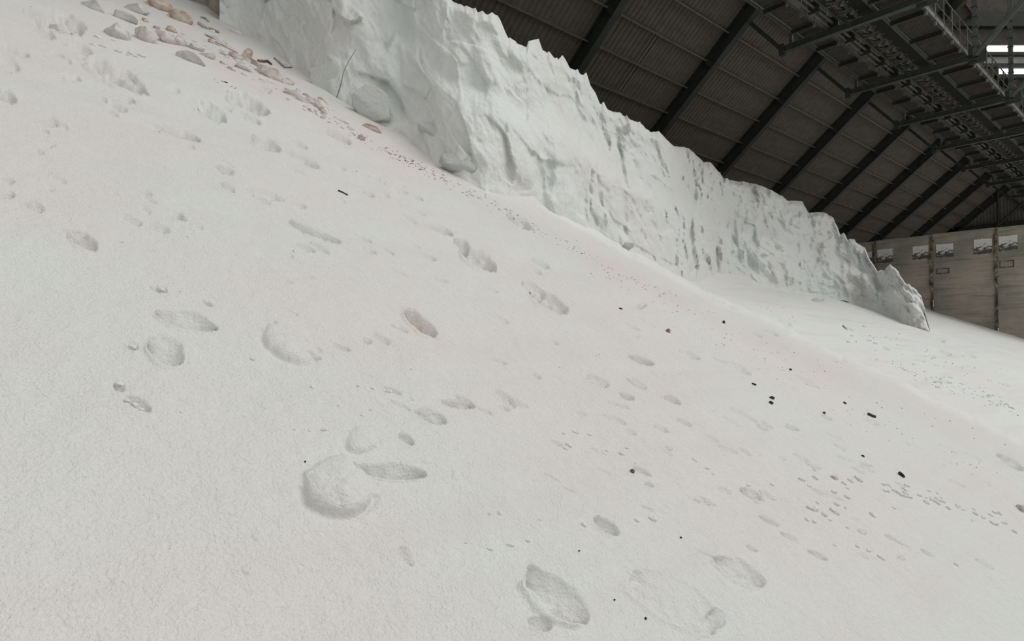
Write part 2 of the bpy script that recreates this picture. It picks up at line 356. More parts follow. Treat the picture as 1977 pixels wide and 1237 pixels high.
# ------------------------------------------------------------------ salt cliff
base = interp([(420, 30), (440, 40), (520, 88), (600, 150), (650, 190), (740, 238), (800, 262), (850, 322), (900, 350), (960, 372), (1020, 400), (1060, 418), (1100, 425), (1150, 447), (1190, 472), (1220, 492), (1250, 505), (1290, 535), (1335, 551), (1352, 532), (1392, 517), (1440, 530), (1500, 560), (1545, 562), (1590, 566), (1630, 568), (1700, 604), (1760, 630), (1795, 643), (1830, 648)])
topp = [(420, -60), (445, -230), (700, -210), (800, -90), (850, -22), (868, -3), (884, 8), (900, 12), (912, 17), (918, 14), (922, 24), (932, 22), (940, 31), (950, 24), (957, 30), (963, 34), (972, 52), (982, 76), (1000, 84), (1016, 92), (1021, 80), (1040, 74), (1048, 98), (1056, 101), (1060, 98), (1070, 112), (1078, 115), (1086, 106), (1092, 114), (1100, 131), (1110, 135), (1126, 146), (1132, 140), (1140, 165), (1150, 180), (1159, 202), (1165, 199), (1172, 210), (1192, 218), (1212, 228), (1228, 235), (1243, 243), (1256, 256), (1272, 252), (1282, 264), (1300, 280), (1312, 284), (1330, 286), (1340, 296), (1358, 313), (1372, 314), (1386, 330), (1398, 345), (1420, 349), (1450, 352), (1475, 361), (1510, 378), (1520, 388), (1533, 387), (1546, 390), (1553, 398), (1562, 410), (1590, 410), (1605, 418), (1617, 436), (1622, 452), (1629, 449), (1636, 462), (1645, 461), (1652, 468), (1670, 477), (1679, 500), (1688, 512), (1694, 524), (1701, 520), (1708, 523), (1717, 510), (1725, 514), (1733, 522), (1740, 535), (1748, 547), (1765, 556), (1778, 570), (1785, 594), (1793, 628), (1797, 641), (1830, 646)]
topf = interp(topp)
cu_ = np.arange(424, 1800.1, 2.0); ntr = 190
bs, tp = base(cu_) , topf(cu_)
tp = tp + (1.6 * vnoise(cu_ / 7, 1.7, 0) - 3.0 * np.clip(vnoise(cu_ / 5, 4.7, 0) - .35, 0, 1) * 3) * sstep(1796, 1760, cu_)
t = np.linspace(-0.10, 1, ntr)
smooth_b = np.convolve(np.pad(bs, 20, mode='edge'), np.ones(41) / 41, 'same')[20:-20]
Zb = 1 / np.maximum(w2f(cu_, smooth_b), fac(cu_) * w1f(cu_, smooth_b))
Zb = np.minimum(Zb, 24)
_k = np.hanning(63)[1:-1]; _k /= _k.sum(); Zb = np.convolve(np.pad(Zb, 30, mode='edge'), _k, 'valid')
Ucl = np.repeat(cu_[None], ntr, 0); T = np.repeat(t[:, None], len(cu_), 1)
Vcl = bs[None] + (tp - bs)[None] * T
hgt = ((bs - tp) * Zb / F_PX)[None]
s_m = np.cumsum(np.concatenate([[0], np.hypot(np.diff(cu_) * Zb[1:] / F_PX, np.diff(Zb) * 0.55)]))[None] * np.ones_like(T)
hm = T * hgt + 0.0
# the height scale on the far part is larger; relief in metres
warp = 0.35 * fbm(s_m * 0.8, hm * 0.8, 3, 3)
flute = fbm((s_m + warp) * 1.25 + 0.16 * hm, hm * 0.22, 1.0, 4, True)
facet = fbm(s_m * 0.62 + warp, hm * 0.5, 6.0, 3)
def cells(x, y, sd):
    """faceted Worley planes: each cell is a tilted flat face"""
    xi, yi = np.floor(x).astype(np.int64), np.floor(y).astype(np.int64)
    best = np.full(x.shape, 9.0); val = np.zeros(x.shape)
    for i in (-1, 0, 1):
        for j in (-1, 0, 1):
            a, b_ = xi + i, yi + j
            px, py = a + H3(a, b_, a * 0 + sd), b_ + H3(a, b_, a * 0 + sd + 1)
            d = (x - px) ** 2 + (y - py) ** 2
            f = (H3(a, b_, a * 0 + sd + 2) - .5) + (x - px) * (H3(a, b_, a * 0 + sd + 3) - .5) * 1.6 + (y - py) * (H3(a, b_, a * 0 + sd + 4) - .5) * 1.6
            k = d < best; best = np.where(k, d, best); val = np.where(k, f, val)
    return val
c1 = cells(s_m * 0.75 + warp * 1.5, hm * 0.55 + 0.25 * s_m + warp, 11)
c2 = cells(s_m * 2.3 + warp * 4, hm * 1.8 + 0.8 * s_m + warp * 3, 31)
fine = fbm(s_m * 5, hm * 5, 9.0, 4)
scale = np.clip(Zb / 12, 0.6, 1.25)[None]
midband = sstep(0.0, 0.12, T) * 1.0
low = 1 - sstep(0.1, 0.6, T)
def blur(a, n, ax):
    k = np.hanning(n + 2)[1:-1]; k /= k.sum(); p = [(0, 0), (0, 0)]; p[ax] = (n // 2, n // 2)
    return np.apply_along_axis(lambda r: np.convolve(r, k, 'valid'), ax, np.pad(a, p, mode='edge'))
c1 = blur(blur(c1, 13, 1), 15, 0); c2 = blur(blur(c2, 3, 1), 3, 0)
lump = fbm(s_m * 1.9 + warp * 2, hm * 1.7 + s_m * .4, 14.0, 4)
flzone = np.interp(cu_, [420, 980, 1030, 1230, 1400, 1560, 1800], [.4, .6, 2.4, 2.3, 1.7, 1.9, 1.2])[None]
rel = (0.17 * flute * flzone * (0.5 + 0.7 * low) + 0.34 * facet + 0.24 * c1 + 0.17 * c2 + 0.26 * lump + (0.09 + 0.09 * sstep(.6, .95, T)) * fine) * scale
big = 0.85 * np.exp(-((cu_[None] - 1110) / 50) ** 2) * sstep(0.8, .4, T) + 0.5 * np.exp(-((cu_[None] - 1170) / 25) ** 2) * sstep(0.75, .5, T)
rel = rel + big * 0.45
lean = hm * (0.46 + 0.22 * vnoise(s_m * 0.5, 0, 2.2)) + 0.5 * sstep(0.45, 0.62, T + 0.1 * vnoise(s_m * .9, 2, 2)) * scale
Zc = Zb[None] * 1.0 + lean - rel * (0.35 + 0.65 * sstep(-0.1, 0.18, T))
Zc = Zc - 0.15 * scale
# top rounding
Zc = Zc + 0.35 * sstep(0.93, 1.0, T) ** 2 * scale
P = unproj(Ucl, Vcl, Zc).reshape(ntr, len(cu_), 3)
last = P[-1]
bk = []
dir2 = np.array([FWD[0], FWD[1], 0]); dir2 /= np.linalg.norm(dir2)
sp = np.abs(fbm(cu_ / 30, 0, 0, 3))
for dist, dz in ((0.25, -0.10), (0.7, -0.35), (1.6, -0.5), (3.0, -1.2), (4.5, -4.5), (5.0, -9)):
    q = last + dir2[None] * (dist * (0.12 + 0.88 * sstep(440, 640, cu_)))[:, None]; q[:, 2] += dz + 0.25 * vnoise(cu_ / 20, dist * 2, 0) * min(dist, 1); bk.append(q)
P = np.concatenate([P, np.array(bk)], 0)
cliff = link('salt_cliff', grid_mesh('salt_cliff', P, P.shape[0], P.shape[1]), M_CLIFF)
tag(cliff, 'tall jagged cliff of caked white salt behind the smooth bank', 'salt heap')

# ------------------------------------------------------------------ far concrete wall
WX = 40.0
def on_x(u, v, X=WX):
    d = ray([u], [v])[0]; k = (X - CAM[0]) / d[0]; return CAM + d * k
j1, j2, j3 = on_x(1688.5, 466.6), on_x(1797.5, 454), on_x(1921.5, 436.8)
pitchw = (j1[1] - j3[1]) / 2; ztop = (j1[2] + j2[2] + j3[2]) / 3
wall = empty('wall_back', (WX, j2[1], 0)); tag(wall, kind='structure')
pm = None
for k in range(-4, 6):
    yy = j2[1] + k * pitchw
    dz = {0: 0.0, -1: 0.03, -2: 0.0}.get(k, -0.02 if k % 2 else 0.0)
    if pm is None:
        mb = MB(); mb.box(0.0, 0.28, 0.05, pitchw - 0.05, -6.0, 0.0)
        mb.box(-0.03, 0.0, 0.05, pitchw - 0.05, -0.07, -0.02)      # drip edge
        pm = mb.mesh('concrete_panel'); pm.materials.append(M_CONC)
    o = link('concrete_panel', pm, None, wall, (0.03 * (k % 2), yy - j2[1], ztop + dz)); o.location[0] += 0
    if k < 6:
        mb = MB(); r_ = random.Random(k + 50); z = ztop + dz - 0.02
        yc = 0.0
        prev = None
        while z > ztop - 5.4:
            hgt_ = r_.uniform(.12, .34); w_ = r_.uniform(.045, .10) if z > ztop - 2.6 else r_.uniform(.03, .06)
            y0 = r_.uniform(-.03, .03)
            mb.box(-0.05 - r_.uniform(0, .03), 0.02, y0 - w_, y0 + w_, z - hgt_, z); z -= hgt_
        mb.build('joint_filler', M_JOINT, wall, (0, yy - j2[1], 0))
def wall_patch(u0, v0, u1, v1, name, mat, label=None, frame=False):
    a, b_ = on_x(u0, v0), on_x(u1, v1); y0, y1 = sorted((a[1], b_[1])); cu0 = (u0 + u1) / 2
    c = on_x(cu0, (v0 + v1) / 2); hh = abs(on_x(cu0, v0)[2] - on_x(cu0, v1)[2]) / 2
    mb = MB(); r_ = random.Random(int(u0))
    if frame:
        t_ = 0.035
        for (A, B_, C_, D_) in ((y0, y1, hh - t_, hh), (y0, y1, -hh, -hh + t_), (y0, y0 + t_, -hh, hh), (y1 - t_, y1, -hh, hh)):
            mb.box(-0.02, 0.012, A - c[1], B_ - c[1], C_, D_)
    else:
        n = 14; vs = []
        for i in range(n + 1):                                       # ragged rectangle
            y = (y0 - c[1]) + (y1 - y0) * i / n
            for z in (-hh + r_.uniform(0, .09), hh - r_.uniform(0, .05)):
                for x in (-0.012, 0.0): vs.append((x, y, z))
        fs = []
        for i in range(n):
            b0 = 4 * i; fs += [(b0, b0 + 4, b0 + 6, b0 + 2), (b0 + 2, b0 + 6, b0 + 7, b0 + 3), (b0, b0 + 1, b0 + 5, b0 + 4)]
        fs += [(0, 2, 3, 1), (4 * n, 4 * n + 1, 4 * n + 3, 4 * n + 2)]
        mb.add(vs, fs)
    o = mb.build(name, mat, wall, (-0.012, c[1] - j2[1], c[2]))
    if label: o['label'] = label
wp = 'flaking white painted rectangle with bare dark lower edge'
for bx in ((1694, 480, 1724, 508), (1762, 474, 1793, 501), (1807, 470, 1841, 497), (1880, 460, 1916, 491), (1928, 454, 1965, 484), (1672, 486, 1684, 506)):
    wall_patch(*bx, 'paint_patch', M_PAINT, wp)
wall_patch(1808, 518, 1833, 528, 'embedded_plate', M_JOINT, None, True)
wall_patch(1930, 503, 1958, 516, 'embedded_plate', M_JOINT, None, True)

# concrete pillar end showing above the crest at the upper left
c = unproj([405], [15], [14.2])[0]
mb = MB(); a = unproj([348], [15], [14.4])[0]; b_ = unproj([449], [15], [14.0])[0]
d_ = (b_ - a); d_[2] = 0; L_ = np.linalg.norm(d_); d_ /= L_; nn = np.array([-d_[1], d_[0], 0])
def slabpt(s, w, z): return (a[0] + d_[0] * s + nn[0] * w - c[0], a[1] + d_[1] * s + nn[1] * w - c[1], z)
nz = 14; vs = []; fs = []
for w in (0, .5):
    for i in range(nz + 1):
        for s in np.linspace(0, 1, 12):
            rr = 0.03 * math.sin(i * 5.1 + s * 17) * (1 if w == 0 else 0)
            vs.append(slabpt(s * L_, w + rr, -7 + 9.6 * i / nz))
W = 12; H_ = (nz + 1) * W
for i in range(nz):
    for j in range(W - 1):
        q = i * W + j; fs += [(q, q + 1, q + W + 1, q + W), (H_ + q, H_ + q + W, H_ + q + W + 1, H_ + q + 1)]
for i in range(nz):
    q = i * W; fs += [(q, q + W, H_ + q + W, H_ + q), (q + W - 1, H_ + q + W - 1, H_ + q + 2 * W - 1, q + 2 * W - 1)]
fs += [tuple(nz * W + j for j in range(W)) + tuple(H_ + nz * W + j for j in reversed(range(W)))]
mb.add(vs, fs)
m, nt, b = material('rough_brown_concrete', 0.95)
v_ = coords(nt); n_ = noise(nt, coords(nt, (2.5, 2.5, .7)), 1.6, 6, .7)
nt.links.new(ramp(nt, n_, [(0.35, (0.28, 0.245, 0.20)), (0.5, (0.50, 0.45, 0.38)), (0.68, (0.66, 0.61, 0.54))]), b.inputs['Base Color'])
bump(nt, b, noise(nt, v_, 14, 6, .7), 1, .04)
wl = mb.build('wall_left', m, None, tuple(c)); wl['kind'] = 'structure'

# ------------------------------------------------------------------ roof
def RH(y): return CAM[2] + 11.72 - 0.84 * (y - 12.09)      # underside of the purlins
RIBX = [15.5 + 6 * k for k in range(-5, 9)]
sl_len = math.hypot(0.93, 0.78); sn = np.array([0, 0.78, 0.93]) / sl_len       # outward normal of the near roof pitch
tilt = math.atan2(0.78, 0.93)
NROW = range(-5, 15)
roof = empty('ceiling', (0, 12.09, RH(12.09))); tag(roof, kind='structure')
def rp(x, y, off=0.0):
    return np.array([x, y, RH(y)]) + sn * off - np.array([0, 12.09, RH(12.09)])
# corrugated sheet mesh, shared: local x along hall, local y down the slope
def corr_mesh():
    n = 26; W_ = 6.0; vs = []; fs = []; prof = []
    for i in range(n):
        x = W_ * i / n; d = W_ / n
        prof += [(x, 0), (x + d * .5, 0), (x + d * .62, .035), (x + d * .88, .035)]
    prof.append((W_, 0))
    for y in (0, sl_len):
        for x, z in prof: vs.append((x, y, z))
    k = len(prof)
    for i in range(k - 1): fs.append((i, i + 1, k + i + 1, k + i))
    me = bpy.data.meshes.new('roof_sheet'); me.from_pydata(vs, [], fs); return me
sheet_a = corr_mesh(); sheet_a.materials.append(M_SHEET)
sheet_b = sheet_a.copy(); sheet_b.materials.clear(); sheet_b.materials.append(M_SHEETP)
pmb = MB(); pmb.prism([(-.028, 0), (.028, 0), (.028, .012), (-.018, .012), (-.018, .19), (.028, .19), (.028, .2), (-.028, .2)], (0.1, 0, 0), (5.9, 0, 0), (0, 0, 1))
for x in np.arange(0.4, 5.8, .2): pmb.box(x - .02, x + .02, .035, .05, 0.0, .03)
purl = pmb.mesh('purlin'); purl.materials.append(M_PURLIN)
for x0 in RIBX[:-1]:
    for k in NROW:
        y = 12.09 + 0.93 * k
        pale = (k in (1, 2) and abs(x0 - 15.5) < .1 and False)
        o = link('roof_sheet', sheet_b if pale else sheet_a, None, roof, tuple(rp(x0, y, 0.21))); o.rotation_euler = (-tilt, 0, 0)
        o = link('purlin', purl, None, roof, tuple(rp(x0, y, 0.0))); o.rotation_euler = (-tilt, 0, 0)
# paler translucent strips in one bay
for i, sx in enumerate((2.6, 3.4)):
    for k in (1, 2):
        mb = MB()
        for q in range(4):
            mb.box(sx + q * .18 - .03, sx + q * .18 + .03, 0.05, sl_len - .05, -0.012, 0.0)
        if i == 0:
            o = mb.build('pale_sheet_rib', M_SHEETP, roof, tuple(rp(15.5, 12.09 + 0.93 * k, 0.205))); o.rotation_euler = (-tilt, 0, 0)
rmb = MB(); y0, y1 = 12.09 + 0.93 * -5, 12.09 + .93 * 15
p0 = np.array([0, y0, RH(y0)]) + sn * -0.08; p1 = np.array([0, y1, RH(y1)]) + sn * -0.08
p0 -= np.array([0, 12.09, RH(12.09)]); p1 -= np.array([0, 12.09, RH(12.09)])
rmb.ibeam(p0, p1, 0.30, 0.55, 0.03, up=tuple(sn))
for k in (0.3, .5, .7):                                             # splice plates
    q = p0 + (p1 - p0) * k; rmb.bar(q - (p1 - p0) * .004, q + (p1 - p0) * .004, 0.34, 0.6, up=tuple(sn))
rib = rmb.mesh('roof_rib'); rib.materials.append(M_RIB)
for x in RIBX: link('roof_rib', rib, None, roof, (x, 0, 0))
# longitudinal thin brace rod under the ribs
mb = MB()
for k_ in (2, 5):
    for i in range(len(RIBX) - 1):
        pass
# gable end wall
GX = RIBX[-1] + 0.3
gw = empty('wall_end', (GX, 8, 0)); tag(gw, kind='structure')
for i in range(0, 26):
    ya = 7.5 + i * 0.9; yb = ya + .9
    zt = max(RH(ya) - 0.3, 1.2); zt2 = max(RH(yb) - 0.3, 1.0)
    mb = MB(); n = 4
    for q in range(n):
        a = ya + (yb - ya) * q / n; b_ = a + (yb - ya) / n; za = zt + (zt2 - zt) * q / n
        mb.box(0.0, 0.05, a - 8, b_ - 8 - .06, 0, za); mb.box(0.05, .09, b_ - 8 - .07, b_ - 8 + .01, 0, za - .1)
    mb.build('cladding_sheet', M_CLAD, gw)
mb = MB(); mb.ibeam((-0.3, -0.5, CAM[2] + 9.3), (-0.3, 14, CAM[2] + 9.3), .3, .4).build('wind_beam', M_RIB, gw)
for i, (ya, za, yb, zb) in enumerate(((3.8, 9.3, 6.5, 6.5), (3.8, 9.3, 1, 6.6), (3.8, 9.3, 3.8, 14), (3.8, 9.3, 0, 13))):
    MB().tube((-0.5, ya, CAM[2] + za), (-0.5, yb, CAM[2] + zb), .1).build('brace', M_RIB, gw)

# ------------------------------------------------------------------ tie frames, walkways, conveyor
ZB = CAM[2] + 10.45
TIEX = [x + 0.2 for x in RIBX[5:]]
band = MB().box(-.10, .10, -4.52, -4.32, 0, .03).mesh('hanger_band'); band.materials.append(M_BEAR)
ordn = ['nearest', 'second', 'third', 'fourth', 'fifth', 'sixth', 'seventh', 'eighth', 'ninth', 'tenth']
for i, x in enumerate(TIEX):
    fr = empty('tie_frame', (x, 10.15, ZB))
    tag(fr, f'dark green steel cross beam with hangers carrying the walkways, {ordn[i]} from the camera', 'beam', 'cross beams under the walkways')
    MB().ibeam((0, 0.05, 0), (0, -4.5, 0), .20, .22, .02).build('cross_beam', M_GREENBEAM, fr)
    MB().bar((0, 0, -.02), (0, 1.25, 1.50), .14, .16, up=(1, 0, 0)).build('strut', M_RIB, fr)
    MB().box(-.09, .09, -.08, .12, -.2, .2).build('end_plate', M_RIB, fr)
    MB().box(-.05, .05, -.35, -.25, .1, .62).box(-.09, .09, -.4, -.2, .6, .64).build('stub_post', M_GREENBEAM, fr)
    hg = MB().ibeam((0, -4.42, 0), (0, -4.42, 6.5), .15, .16, .02, up=(1, 0, 0)).build('hanger_post', M_GREENBEAM, fr)
    for z in np.arange(.35, 4, .38): link('hanger_band', band, None, hg, (0, 0, z))
    MB().tube((0, -4.42, .05), (0, -8.4, 4.4), .11, 10).build('diagonal_brace', M_GREENBEAM, fr)
    MB().box(-.02, .02, -4.75, -4.2, -.25, .35).build('gusset_plate', M_RIB, fr)

WX0, WX1 = 9.0, 62.0
def walkway(label, yl, yr, rail_side, zf, seed):
    """deck panels, bearers, edge beams, posts and rails; yl > yr"""
    w = empty('walkway', (WX0, yl, zf)); tag(w, label, 'walkway', 'walkways below the roof ridge')
    Lw = WX1 - WX0
    for y in (yl, yr):
        yy = y - yl
        MB().ibeam((0, yy, 0.08), (Lw, yy, 0.08), .09, .2, .015).build('edge_beam', M_GREENBEAM, w)
    dm = MB().box(0.03, 1.97, yr - yl + .05, -.05, .0, .03)
    for q in np.arange(.1, 1.95, .12): dm.box(q, q + .012, yr - yl + .05, -.05, -.02, 0)
    dme = dm.mesh('deck_panel'); dme.materials.append(M_DECK)
    bme = MB().ibeam((0, yr - yl + .03, -.07), (0, -.03, -.07), .09, .14, .012).mesh('bearer'); bme.materials.append(M_BEAR)
    yR = (yr if rail_side < 0 else yl) - yl
    post = MB().box(-.02, .02, -.02, .02, -.18, 1.1).box(-.05, .05, -.035, .035, -.2, .12).mesh('rail_post'); post.materials.append(M_RAIL)
    toe = MB().box(0.05, .9, -.008, .008, .05, .22).mesh('toe_board'); toe.materials.append(M_RAIL)
    x = 0
    while x < Lw - 1:
        link('deck_panel', dme, None, w, (x, 0, 0.1)); link('bearer', bme, None, w, (x, 0, 0.02))
        for s in (0, 1.0):
            link('rail_post', post, None, w, (x + s, yR, 0.05))
            link('toe_board', toe, None, w, (x + s, yR + .03 * rail_side, -0.06))
        x += 2.0
    for z, r in ((1.15, .024), (.65, .018), (.3, .014)):
        MB().tube((0, yR, z), (Lw, yR, z), r, 6).build('handrail', M_RAIL, w)
    return w
walkway('left grated walkway below the ridge, railing toward the conveyor', 9.55, 8.75, -1, ZB + .22, 1)
walkway('right grated walkway below the ridge, beside the hanger posts', 7.12, 6.05, -1, ZB + .22, 2)
cv = empty('belt_conveyor', (WX0, 7.7, ZB + .4)); tag(cv, 'long conveyor between the two overhead walkways, black sheets for the shaded gap', 'conveyor')
Lc = WX1 - WX0
MB().box(0, Lc, -.53, -.06, -0.05, .0).build('gap_shade_sheet', M_GAPDARK, cv)  # black sheet added as the shaded void beside the right walkway
MB().box(0, Lc, -.53, .62, .55, .6).build('cover', M_GAPDARK, cv)
for y in (.58, .12):
    MB().ibeam((0, y, .1), (Lc, y, .1), .08, .18, .015).build('stringer', M_GREENBEAM, cv)
idl = MB().tube((0, -.05, .08), (0, .25, .02), .05).tube((0, .25, .02), (0, .5, .12), .05).mesh('idler_roller'); idl.materials.append(M_ROLLER)
brk = MB().bar((0, -.1, -.02), (0, .5, -.02), .06, .05).box(-.03, .03, -.14, -.09, -.1, .22).box(-.02, .12, .05, .12, -.12, -.02).mesh('bracket'); brk.materials.append(M_RAIL)
x = .4
while x < Lc:
    link('idler_roller', idl, None, cv, (x, 0, 0)); link('bracket', brk, None, cv, (x + .1, 0, 0.02)); x += .8
# cable tray with loose pipes beside the left walkway
tr = empty('pipe_run', (WX0, 8.5, ZB + .3)); tag(tr, 'bundle of thin grey pipes running beside the left walkway', 'pipes')
for q, (y, z, r) in enumerate(((0, .1, .045), (.12, 0, .03), (-.1, .25, .025))):
    MB().tube((0, y, z), (Lc, y, z), r, 8).build('pipe', M_RAIL, tr)
clampm = MB().box(-.02, .02, -.16, .18, -.08, .32).mesh('pipe_clamp'); clampm.materials.append(M_BEAR)
x = .9
while x < Lc: link('pipe_clamp', clampm, None, tr, (x, 0, 0)); x += 1.5

# roof house past the ridge, with daylight strips
hz = 30.0
hs = empty('wall_ridge', tuple(unproj([1890], [120], [hz])[0])); tag(hs, kind='structure'); ho = np.array(hs.location)
def hplate(u0, v0, u1, v1, zz, th, name, mat):
    a, b_, c_, d_ = [p - ho for p in unproj([u0, u1, u1, u0], [v0, v0, v1, v1], [zz] * 4)]
    bk_ = dir2 * th
    MB().add([a, b_, c_, d_, a + bk_, b_ + bk_, c_ + bk_, d_ + bk_], [(0, 3, 2, 1), (4, 5, 6, 7), (0, 1, 5, 4), (1, 2, 6, 5), (2, 3, 7, 6), (3, 0, 4, 7)]).build(name, mat, hs)
hplate(1800, -260, 2250, 24, hz, .1, 'upper_panel', M_DECK)
hplate(1800, 22, 2250, 50, hz - .3, .3, 'cross_beam', M_RIB)
hplate(1800, 50, 2250, 86, hz, .1, 'middle_panel', M_DECK)
hplate(1896, 86, 2250, 101, hz + .1, .05, 'daylight_strip', M_LIGHT)
hplate(1880, 100, 2250, 106, hz - .2, .2, 'rail_beam', M_RIB)
hplate(1900, 106, 2250, 123, hz, .1, 'pale_panel', M_WHITEB)
hplate(1890, 122, 2250, 129, hz - .2, .2, 'rail_beam', M_RIB)
hplate(1930, 129, 2250, 144, hz + .1, .05, 'daylight_strip', M_LIGHT)
hplate(1925, 143, 2250, 150, hz - .2, .2, 'rail_beam', M_RIB)

# ------------------------------------------------------------------ boulders and slabs at the upper left
def rock_mesh(name, seed, cuts=9, sub=3, rough=.06, sharp=.72):
    import bmesh
    bm = bmesh.new(); bmesh.ops.create_icosphere(bm, subdivisions=sub, radius=1)
    co = np.array([v.co[:] for v in bm.verts]); r_ = np.random.default_rng(seed)
    for _ in range(cuts):
        n = r_.normal(size=3); n /= np.linalg.norm(n); d = r_.uniform(sharp - .18, sharp + .12)
        over = co @ n - d; co = co - np.clip(over, 0, None)[:, None] * n[None] * .94
    nn = fbm(co[:, 0] * 2.2 + seed, co[:, 1] * 2.2, co[:, 2] * 2.2, 3)
    co = co * (1 + rough * 2.2 * nn)[:, None]
    co[:, 2] -= 0
    for v, c_ in zip(bm.verts, co): v.co = c_
    for f in bm.faces: f.smooth = sub >= 3
    me = bpy.data.meshes.new(name); bm.to_mesh(me); bm.free(); return me
def basis_at(ang_px):
    """orientation lying in the slope, long axis following a tilt seen in the picture"""
    c, s_ = math.cos(math.radians(ang_px)), math.sin(math.radians(ang_px))
    d = RGT * c - UPV * s_
    k = FWD * (-(d @ N1) / (FWD @ N1)); a = d + k * 0.55; a /= np.linalg.norm(a)
    b2 = np.cross(N1, a); b2 /= np.linalg.norm(b2); n = np.cross(a, b2)
    return Matrix(((a[0], b2[0], n[0]), (a[1], b2[1], n[1]), (a[2], b2[2], n[2])))
def put(o, u, v, wpx, hpx, ang, thick=.5, sink=.35, zoff=None):
    Pq, Zq = surf([u], [v]); p, z = Pq[0], Zq[0]
    lx = wpx / 2 * z / F_PX; lz = hpx / 2 * z / F_PX
    Rm = basis_at(ang)
    o.matrix_world = Matrix.Translation(Vector(p + N1 * lz * thick * (1 - 2 * sink))) @ Rm.to_4x4() @ Matrix.Diagonal((lx, max(lz * 1.15, lx * .35), lz * thick * 2, 1))
# (u, v, width, height, tilt, material, label)
ROCKS = [(227, 72, 68, 44, 18, M_GREYR, 'large pale grey salt lump left of the tan lumps'),
    (280, 77, 44, 40, 22, M_PINK, 'pinkish salt lump just right of the large pale grey one'),
    (182, 17, 56, 20, 14, M_GREYR, 'flat grey salt slab at the top edge, leftmost of the slabs'),
    (235, 34, 56, 24, 26, M_GREYR, 'grey tilted salt slab above the large pale grey lump'),
    (308, 16, 66, 34, 24, M_TAN, 'tan stained salt slab at the top edge of the rubble'),
    (347, 39, 62, 34, 26, M_TAN, 'largest brown rimmed salt boulder just left of the concrete'),
    (281, 40, 18, 12, 10, M_TAN, 'small orange tan pebble left of the brown rimmed boulder'),
    (302, 52, 20, 10, 12, M_TAN, 'small flat tan stone below the brown rimmed boulder'),
    (324, 82, 44, 30, 20, M_PINK, 'pinkish tan salt lump in the middle of the lower rubble row'),
    (350, 86, 34, 28, 34, M_GREYR, 'pointed grey salt lump beside the pinkish tan one'),
    (378, 96, 38, 16, 18, M_GREYR, 'low grey salt lump ending the lower rubble row'),
    (365, 118, 66, 24, 30, M_GREYR, 'wide half buried grey salt slab below the lower rubble row'),
    (418, 78, 50, 9, 28, M_PINK, 'thin pinkish salt flake above the brown boulder'),
    (440, 92, 56, 8, 26, M_PINK, 'long thin pink flake leading down to the brown boulder'),
    (452, 110, 44, 20, 20, M_TAN, 'flat brown topped stone touching the round brown boulder'),
    (474, 112, 22, 26, 40, M_TAN, 'round brown boulder at the end of the rubble'),
    (470, 134, 36, 26, 30, M_GREYR, 'grey cracked salt lump under the round brown boulder'),
    (525, 150, 70, 34, 24, M_PINK, 'big pinkish grey slab below the dark twig'),
    (545, 124, 42, 8, 34, M_GREYR, 'thin ledge of salt with a dark under edge near the cliff'),
    (565, 188, 74, 12, 30, M_PINK, 'long flat pink stained slab below the big pinkish grey slab'),
    (512, 178, 40, 12, 24, M_CLOD, 'low white clod left of the long flat pink slab'),
    (714, 250, 58, 17, 20, M_TAN, 'isolated tan flat stone with a dark end below the cliff'),
    (695, 267, 17, 11, 20, M_TAN, 'small yellowish pebble just below the isolated tan stone'),
    (455, 66, 38, 10, 24, M_CLOD, 'thin pale flake at the foot of the cliff start'),
    (262, 24, 54, 22, 22, M_GREYR, 'pale grey slab between the grey tilted slab and the tan slab'),
    (120, 42, 60, 26, 16, M_CLOD, 'white salt lump sitting in the scoop at the far upper left'),
    (330, 58, 30, 18, 30, M_TAN, 'small tan lump tucked under the brown rimmed boulder'),
    (402, 112, 40, 14, 26, M_PINK, 'flat pinkish stone between the lower rubble row and the brown boulders'),
    (498, 128, 34, 16, 30, M_TAN, 'small tan stone between the round brown boulder and the pinkish slab'),
    (548, 160, 38, 14, 30, M_GREYR, 'grey stone touching the lower end of the big pinkish slab'),
    (620, 208, 44, 9, 32, M_CLOD, 'flat white flake below the angular cliff block'),
    (664, 238, 40, 9, 30, M_CLOD, 'flat white flake below the large rounded slab'),
    (1291, 638, 13, 8, 30, M_RUSTY, 'small rust coloured chip on the middle of the bank'),
    (1608, 925, 22, 9, 10, M_PINK, 'small pink pebble among the crumbs at lower right'),
    (1970, 984, 34, 20, 10, M_GREYR, 'pale greenish grey stone at the right edge'),
    (1577, 577, 32, 11, 2, M_CLIFF, 'flat white salt block lying below the far cliff'),
    (1185, 458, 22, 34, 60, M_PINK, 'upright pinkish salt fragment standing at the cliff foot'),
    (1207, 480, 16, 26, 60, M_CLIFF, 'white salt fragment right of the upright pinkish one')]
for i, (u_, v_, w_, h_, an, mt, lb) in enumerate(ROCKS):
    me = rock_mesh('salt_boulder', 100 + i, 16, 4 if w_ > 30 else 3, .045, .58)
    nm = 'salt_boulder' if w_ > 30 else 'stone'
    me.name = nm; o = link(nm, me, mt); put(o, u_, v_, w_ * 1.2, h_ * 1.25, an, .6, .36)
    tag(o, lb, 'rock')
    Pq, Zq = surf([u_], [v_])

